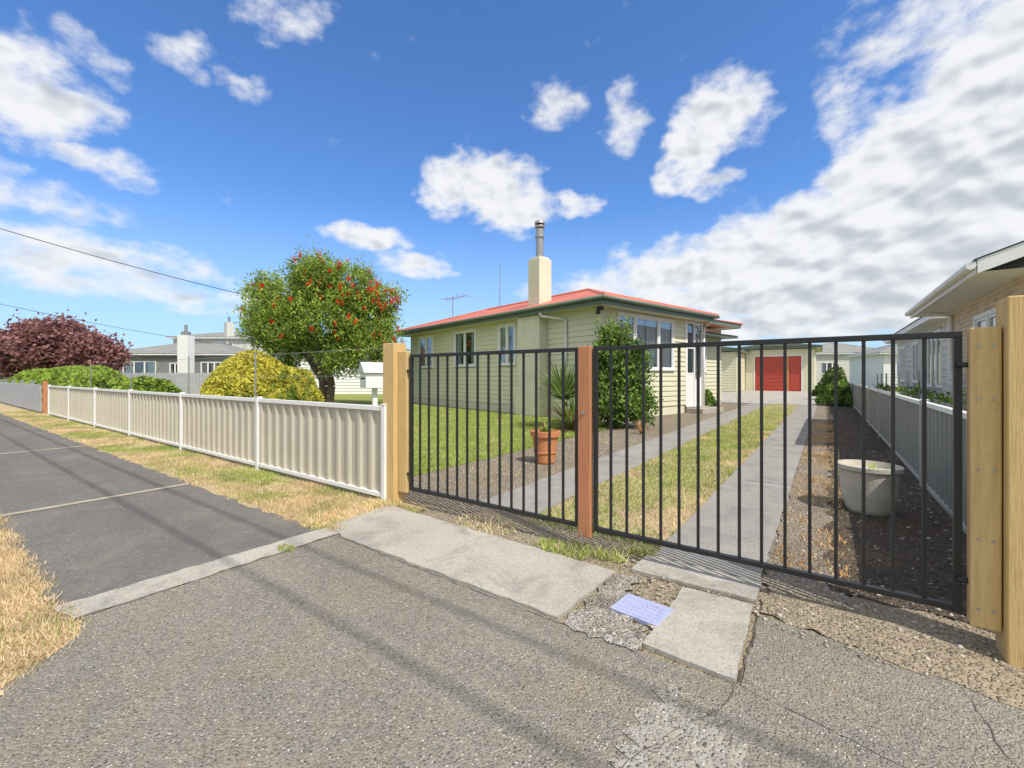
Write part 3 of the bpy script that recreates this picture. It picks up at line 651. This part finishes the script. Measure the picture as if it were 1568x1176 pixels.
ballbush('green_hedge_bush',(-29,5.8,.4),1.6,1.1,9000,.2,.12,['leafA','leafA','leafC'],.18,4)
ballbush('green_hedge_bush',(-24.5,6.5,.3),1.0,.8,5000,.16,.1,['leafA','leafB','leafC'],.2,5)
T=empty('plum_tree'); tc=(-50.5,7.2,0)
lob=[(0,0,3.4,2.1),(-2.6,-1.9,3.1,1.6),(2.4,1.7,3.1,1.6),(.8,.6,4.3,1.4),(-1.2,-.9,4.3,1.4),(3.5,2.5,2.6,1.0),(-3.7,-2.6,2.8,1.1)]
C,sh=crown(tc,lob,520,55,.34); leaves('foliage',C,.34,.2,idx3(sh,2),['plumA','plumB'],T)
m=MB(); m.tube([(tc[0],tc[1],0),(tc[0]+.1,tc[1],1.4),(tc[0],tc[1],2.6)],[.3,.25,.18],'bark',10)
for l in lob: m.tube([(tc[0],tc[1],1.3),(tc[0]+l[0]*.6,tc[1]+l[1]*.6,2.4),(tc[0]+l[0],tc[1]+l[1],l[2])],[.15,.1,.04],'bark',6)
m.build('trunk_and_limbs',T)
T=empty('corner_shrub'); tc=(-3.98,9.72,0)
lob=[(0,0,.65,.60),(.15,.1,1.2,.52),(-.15,0,1.65,.47),(.35,.2,.5,.45),(.3,.15,1.7,.35),(0,0,2.05,.34),(-.3,-.1,1.0,.44)]
C,sh=crown(tc,lob,380,60,.10); k=C[:,2]>.03
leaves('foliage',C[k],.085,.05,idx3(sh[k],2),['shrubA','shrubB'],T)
m=MB()
for i in range(16):
    a_=random.uniform(0,6.28); rr=random.uniform(.1,.5); m.tube([(tc[0],tc[1],0),(tc[0]+rr*.5*math.cos(a_),tc[1]+rr*.5*math.sin(a_),1.2),(tc[0]+rr*math.cos(a_),tc[1]+rr*math.sin(a_),random.uniform(2.0,2.6))],[.022,.014,.004],'bark',5)
m.build('stems',T)
WS=[]
for i in range(22):
    a_=random.uniform(0,6.28); rr=random.uniform(.15,.5)
    for j in range(14): 
        t=j/13; WS.append((tc[0]+rr*(.6+.4*t)*math.cos(a_),tc[1]+rr*(.6+.4*t)*math.sin(a_),1.9+.65*t+random.gauss(0,.03)))
WS=np.array(WS)+rng.normal(size=(len(WS),3))*.03
leaves('wispy_shoots',WS,.09,.03,rng.integers(0,2,len(WS)),['shrubA','shrubB'],T,up=1.5)
def strap(name,c,n,L,w,mats,up=.9,z0=0.1,droop=.5):
    m=MB()
    for i in range(n):
        a_=random.uniform(0,6.28); el=random.uniform(.15,1.35); l=L*random.uniform(.6,1.1); k=random.choice(mats)
        dx,dy=math.cos(a_),math.sin(a_); px,py=-dy*w/2,dx*w/2; pts=[]
        for j in range(6):
            t=j/5; rr=l*t*math.cos(el); zz=z0+l*t*math.sin(el)*up-droop*l*t*t*.6; ww=(1-t)**.6*(.5+t if t<.3 else 1)
            pts+= [(c[0]+dx*rr+px*ww,c[1]+dy*rr+py*ww,c[2]+zz),(c[0]+dx*rr-px*ww,c[1]+dy*rr-py*ww,c[2]+zz)]
        m.add(pts,[(2*j,2*j+1,2*j+3,2*j+2) for j in range(5)],k)
    return m.build(name)
strap('cordyline_plant',(-4.90,8.9,.30),220,1.15,.06,['cordy','cordy','shrubB'],1.1,.35,.35)
strap('cordyline_plant',(-4.55,8.6,.0),140,1.0,.045,['cordy','cordyR','shrubA'],1.1,.02,.3)
strap('flax_plant',(-4.2,8.5,0),70,.6,.035,['cordyR','shrubB'],1.1,.02,.3)
strap('flax_plant',(-3.1,8.9,0),40,.35,.02,['cordyR','weed'],1.1,.02,.3)
m=MB(); m.tube([(-4.90,8.9,0),(-4.90,8.9,.72)],[.06,.045],'bark',8); m.build('cordyline_stem')
ballbush('low_shrub',(.35,22,.1),.6,.8,4000,.12,.06,['shrubA','shrubB','leafC'],.2,6)
ballbush('low_shrub',(.3,27,.2),.7,1.2,4000,.14,.07,['leafB','shrubB','leafC'],.2,7)
ballbush('low_shrub',(-3.6,17.5,.1),.35,.5,2000,.08,.05,['shrubA','shrubB'],.2,8)
n=500; X=1.65+.1*rng.normal(size=n);Y=rng.uniform(9,22,n);Z=.75+.15*rng.random(n)+.25*vn(Y,Y*0,2.)*rng.random(n)
leaves('garden_roses',np.stack([X,Y,Z],1),.09,.05,rng.integers(0,3,n),['shrubA','shrubB','leafB'])

m=MB(); m.lathe((-3.14,5.17,.012),[(0,0),(.125,0),(.135,.02),(.175,.36),(.205,.37),(.21,.44),(.19,.445),(.18,.40),(0,.40)],'terracotta',32)
m.lathe((-3.14,5.17,.012),[(.155,.14),(.162,.145),(.163,.16),(.158,.165)],'terracotta',32)
o=m.build('terracotta_pot',smooth=False)
strap('pot_succulent',(-3.14,5.17,.40),60,.20,.035,['shrubA','grassA','cordyR'],1.1,.0,.2)
m=MB(); m.lathe((.30,4.97,.012),[(0,0),(.15,0),(.165,.03),(.195,.15),(.21,.30),(.215,.36),(.235,.375),(.235,.41),(.215,.415),(.2,.36),(0,.35)],'stonepot',48)
m.build('stone_pot',smooth=False)
strap('pot_seedling',(.33,4.97,.36),14,.12,.03,['grassA'],1.1,.0,.3)

def treeline(name,az0,az1,dist,hgt,n,mats):
    az=rng.uniform(az0,az1,n); hh=hgt*(.55+.45*vn(az*30,az*11,1.0)**1)+.8; d=dist+rng.normal(size=n)*4
    Z=np.abs(rng.random(n))**.8*np.maximum(hh,1.5)
    P=np.stack([np.sin(az)*d,np.cos(az)*d,Z],1)
    leaves(name,P,1.3,.8,rng.integers(0,len(mats),n),mats)
treeline('distant_trees',R(-115),R(45),120,4.2,14000,['farA','farB'])

# ---------------------------------------------------------------- world: sky + clouds
world=bpy.data.worlds.new('World'); scene.world=world; world.use_nodes=True
nt=world.node_tree; bg=nt.nodes['Background']; bg.inputs['Strength'].default_value=.12
try:
    world.cycles.sampling_method='MANUAL'; world.cycles.sample_map_resolution=256
except Exception: pass
SUN=Vector((1,-.35,1.36)).normalized(); el=math.asin(SUN.z); az=math.atan2(SUN.x,SUN.y)
sky=N(nt,'ShaderNodeTexSky',sky_type='NISHITA'); sky.sun_disc=False; sky.sun_elevation=el; sky.sun_rotation=az
sky.air_density=1.0; sky.dust_density=.6; sky.ozone_density=2.0
# cloud masses, visible ones and added out-of-view ones: azimuth, elevation, half width, half height (deg), strength
blobs=[(-38.9,23.4,5.6,3.2,1.05),(-43,23.4,3.4,3.0,.95),(-35.5,20.8,5.0,2.4,1.0),(-27.5,21.2,2.8,1.3,.8),(-53.6,16.6,4.0,1.5,.9),(-48.1,13.9,4.2,1.3,.86),
 (-30.4,31.5,3.6,2.2,.68),(-21.3,29.2,2.5,2.7,.62),(-9.8,28.4,4.2,3.4,1.0),(-13.6,25.1,3.2,3.2,1.05),(-11.1,21.5,2.8,1.3,.62),
 (9.5,16.5,8.5,7.5,1.5),(14,22,7,7.5,1.3),(.8,13.8,10,4.4,1.3),(-11.9,12.4,11,3.0,1.05),(-24,10.8,8,1.7,.68),(5,9.2,16,2.9,1.3),(-8,9.2,12,2.2,1.05),
 (8,30,8,3.2,.60),(1.5,26.8,2.6,4.6,.56),(12,35,8,5,.68),
 (-84,23.6,4.8,3.6,.92),(-79.8,27.2,2.6,1.6,.58),(-79,19.4,5,1.4,.62),(-62.7,36.0,5,2.0,.58),(-72.1,30.4,3.2,1.4,.54),(-67.5,29.5,2.2,1.1,.5),
 (-83,10.8,13,2.4,.74),(-72,8.6,14,1.5,.66),(-86,15.3,8,1.7,.62),(-5,5.6,20,1.8,.9),(15,6,15,2.2,.9),(-30,6,12,1.2,.5),
 (95,35,45,22,1.2),(180,40,70,26,1.2),(-150,38,42,24,1.2)]  # last row: unseen clouds behind the camera, added to neutralise ambient light
tc=N(nt,'ShaderNodeTexCoord'); sp=N(nt,'ShaderNodeSeparateXYZ'); nt.links.new(tc.outputs['Generated'],sp.inputs[0])
def mth(op,a,b=None,c=None):
    n=N(nt,'ShaderNodeMath',operation=op)
    for i,v in enumerate((a,b,c)):
        if v is None: continue
        if isinstance(v,(int,float)): n.inputs[i].default_value=v
        else: nt.links.new(v,n.inputs[i])
    return n.outputs[0]
def vth(op,a,b=None,c=None,out=0):
    n=N(nt,'ShaderNodeVectorMath',operation=op)
    for i,v in enumerate((a,b,c)):
        if v is None: continue
        if isinstance(v,tuple): n.inputs[i].default_value=v
        else: nt.links.new(v,n.inputs[i])
    return n.outputs[out]
def smr(src,a,b,c,d):
    n=N(nt,'ShaderNodeMapRange',interpolation_type='SMOOTHSTEP'); nt.links.new(src,n.inputs[0])
    for i,v in enumerate((a,b,c,d)): n.inputs[i+1].default_value=v
    return n.outputs[0]
azd=mth('MULTIPLY',mth('ARCTAN2',sp.outputs[0],sp.outputs[1]),57.2958); eld=mth('MULTIPLY',mth('ARCSINE',sp.outputs[2]),57.2958)
cv=N(nt,'ShaderNodeCombineXYZ'); nt.links.new(azd,cv.inputs[0]); nt.links.new(eld,cv.inputs[1])
base=vth('MULTIPLY',cv.outputs[0],(.11,.17,1))
nz=N(nt,'ShaderNodeTexNoise'); nz.inputs['Scale'].default_value=2.2; nz.inputs['Detail'].default_value=2; nt.links.new(base,nz.inputs['Vector'])
wp=vth('MULTIPLY_ADD',vth('SUBTRACT',nz.outputs['Color'],(.5,.5,.5)),(6,4,0),cv.outputs[0])
last=None
for a,e_,sa,se,st in blobs:
    ka,ke=1/(sa*1.35),1/(se*1.35)
    w_=vth('MULTIPLY_ADD',wp,(ka,ke,0),(-a*ka,-e_*ke,0))
    d2=vth('DOT_PRODUCT',w_,w_,out=1)
    s_=mth('MULTIPLY_ADD',d2,-st*.75,st)
    last=s_ if last is None else mth('MAXIMUM',last,s_)
last=mth('MAXIMUM',last,smr(eld,48,66,0,1.0))  # cloud cover above the view, added to whiten the ambient light
def fb(off,det,sc,ro):
    n2=N(nt,'ShaderNodeTexNoise'); n2.inputs['Scale'].default_value=sc; n2.inputs['Detail'].default_value=det; n2.inputs['Roughness'].default_value=ro
    nt.links.new(vth('ADD',base,off),n2.inputs['Vector']); return n2.outputs['Fac']
f1=fb((0,0,0),7,2.3,.58); f2=fb((0,0,0),2,2.2,.5); f3=fb((.08,.15,0),2,2.2,.5)
D=mth('ADD',last,mth('MULTIPLY_ADD',f1,1.5,-.75))
cov=smr(D,.20,.88,0,.96)
dif=mth('SUBTRACT',f3,f2)
sh=mth('ADD',mth('MULTIPLY_ADD',last,.55,-.36),mth('ADD',mth('MULTIPLY',dif,2.0),mth('MULTIPLY_ADD',f1,.7,-.35)))
lowg=smr(eld,5,15,.22,0)
shade=smr(mth('ADD',sh,lowg),.0,.85,0,1)
ccol=mixrgb(nt,shade,(7.8,7.85,7.95),(4.6,4.95,5.4))
tint=mixrgb(nt,1.0,sky.outputs[0],(.80,1.22,1.72),'MULTIPLY')
haze=smr(eld,0,22,.62,0)
bcol=mixrgb(nt,haze,tint,(4.6,6.0,7.3))
fin=mixrgb(nt,cov,bcol,ccol)
nt.links.new(fin,bg.inputs['Color'])

sd=bpy.data.lights.new('sun','SUN'); sd.energy=4.4; sd.angle=R(.5); sd.color=(1,.945,.86)
so=bpy.data.objects.new('sun',sd); scene.collection.objects.link(so); so.rotation_euler=SUN.to_track_quat('Z','Y').to_euler(); so.location=(10,-5,20)

cam=bpy.data.cameras.new('camera'); co=bpy.data.objects.new('camera',cam); scene.collection.objects.link(co)
co.location=(0,0,1.2); co.rotation_euler=(R(90),0,R(35.6)); cam.sensor_width=36; cam.lens=15.45; cam.shift_y=-.0077; cam.clip_end=3000; cam.clip_start=.05
scene.camera=co
scene.view_settings.view_transform='Standard'; scene.view_settings.look='None'; scene.view_settings.exposure=0
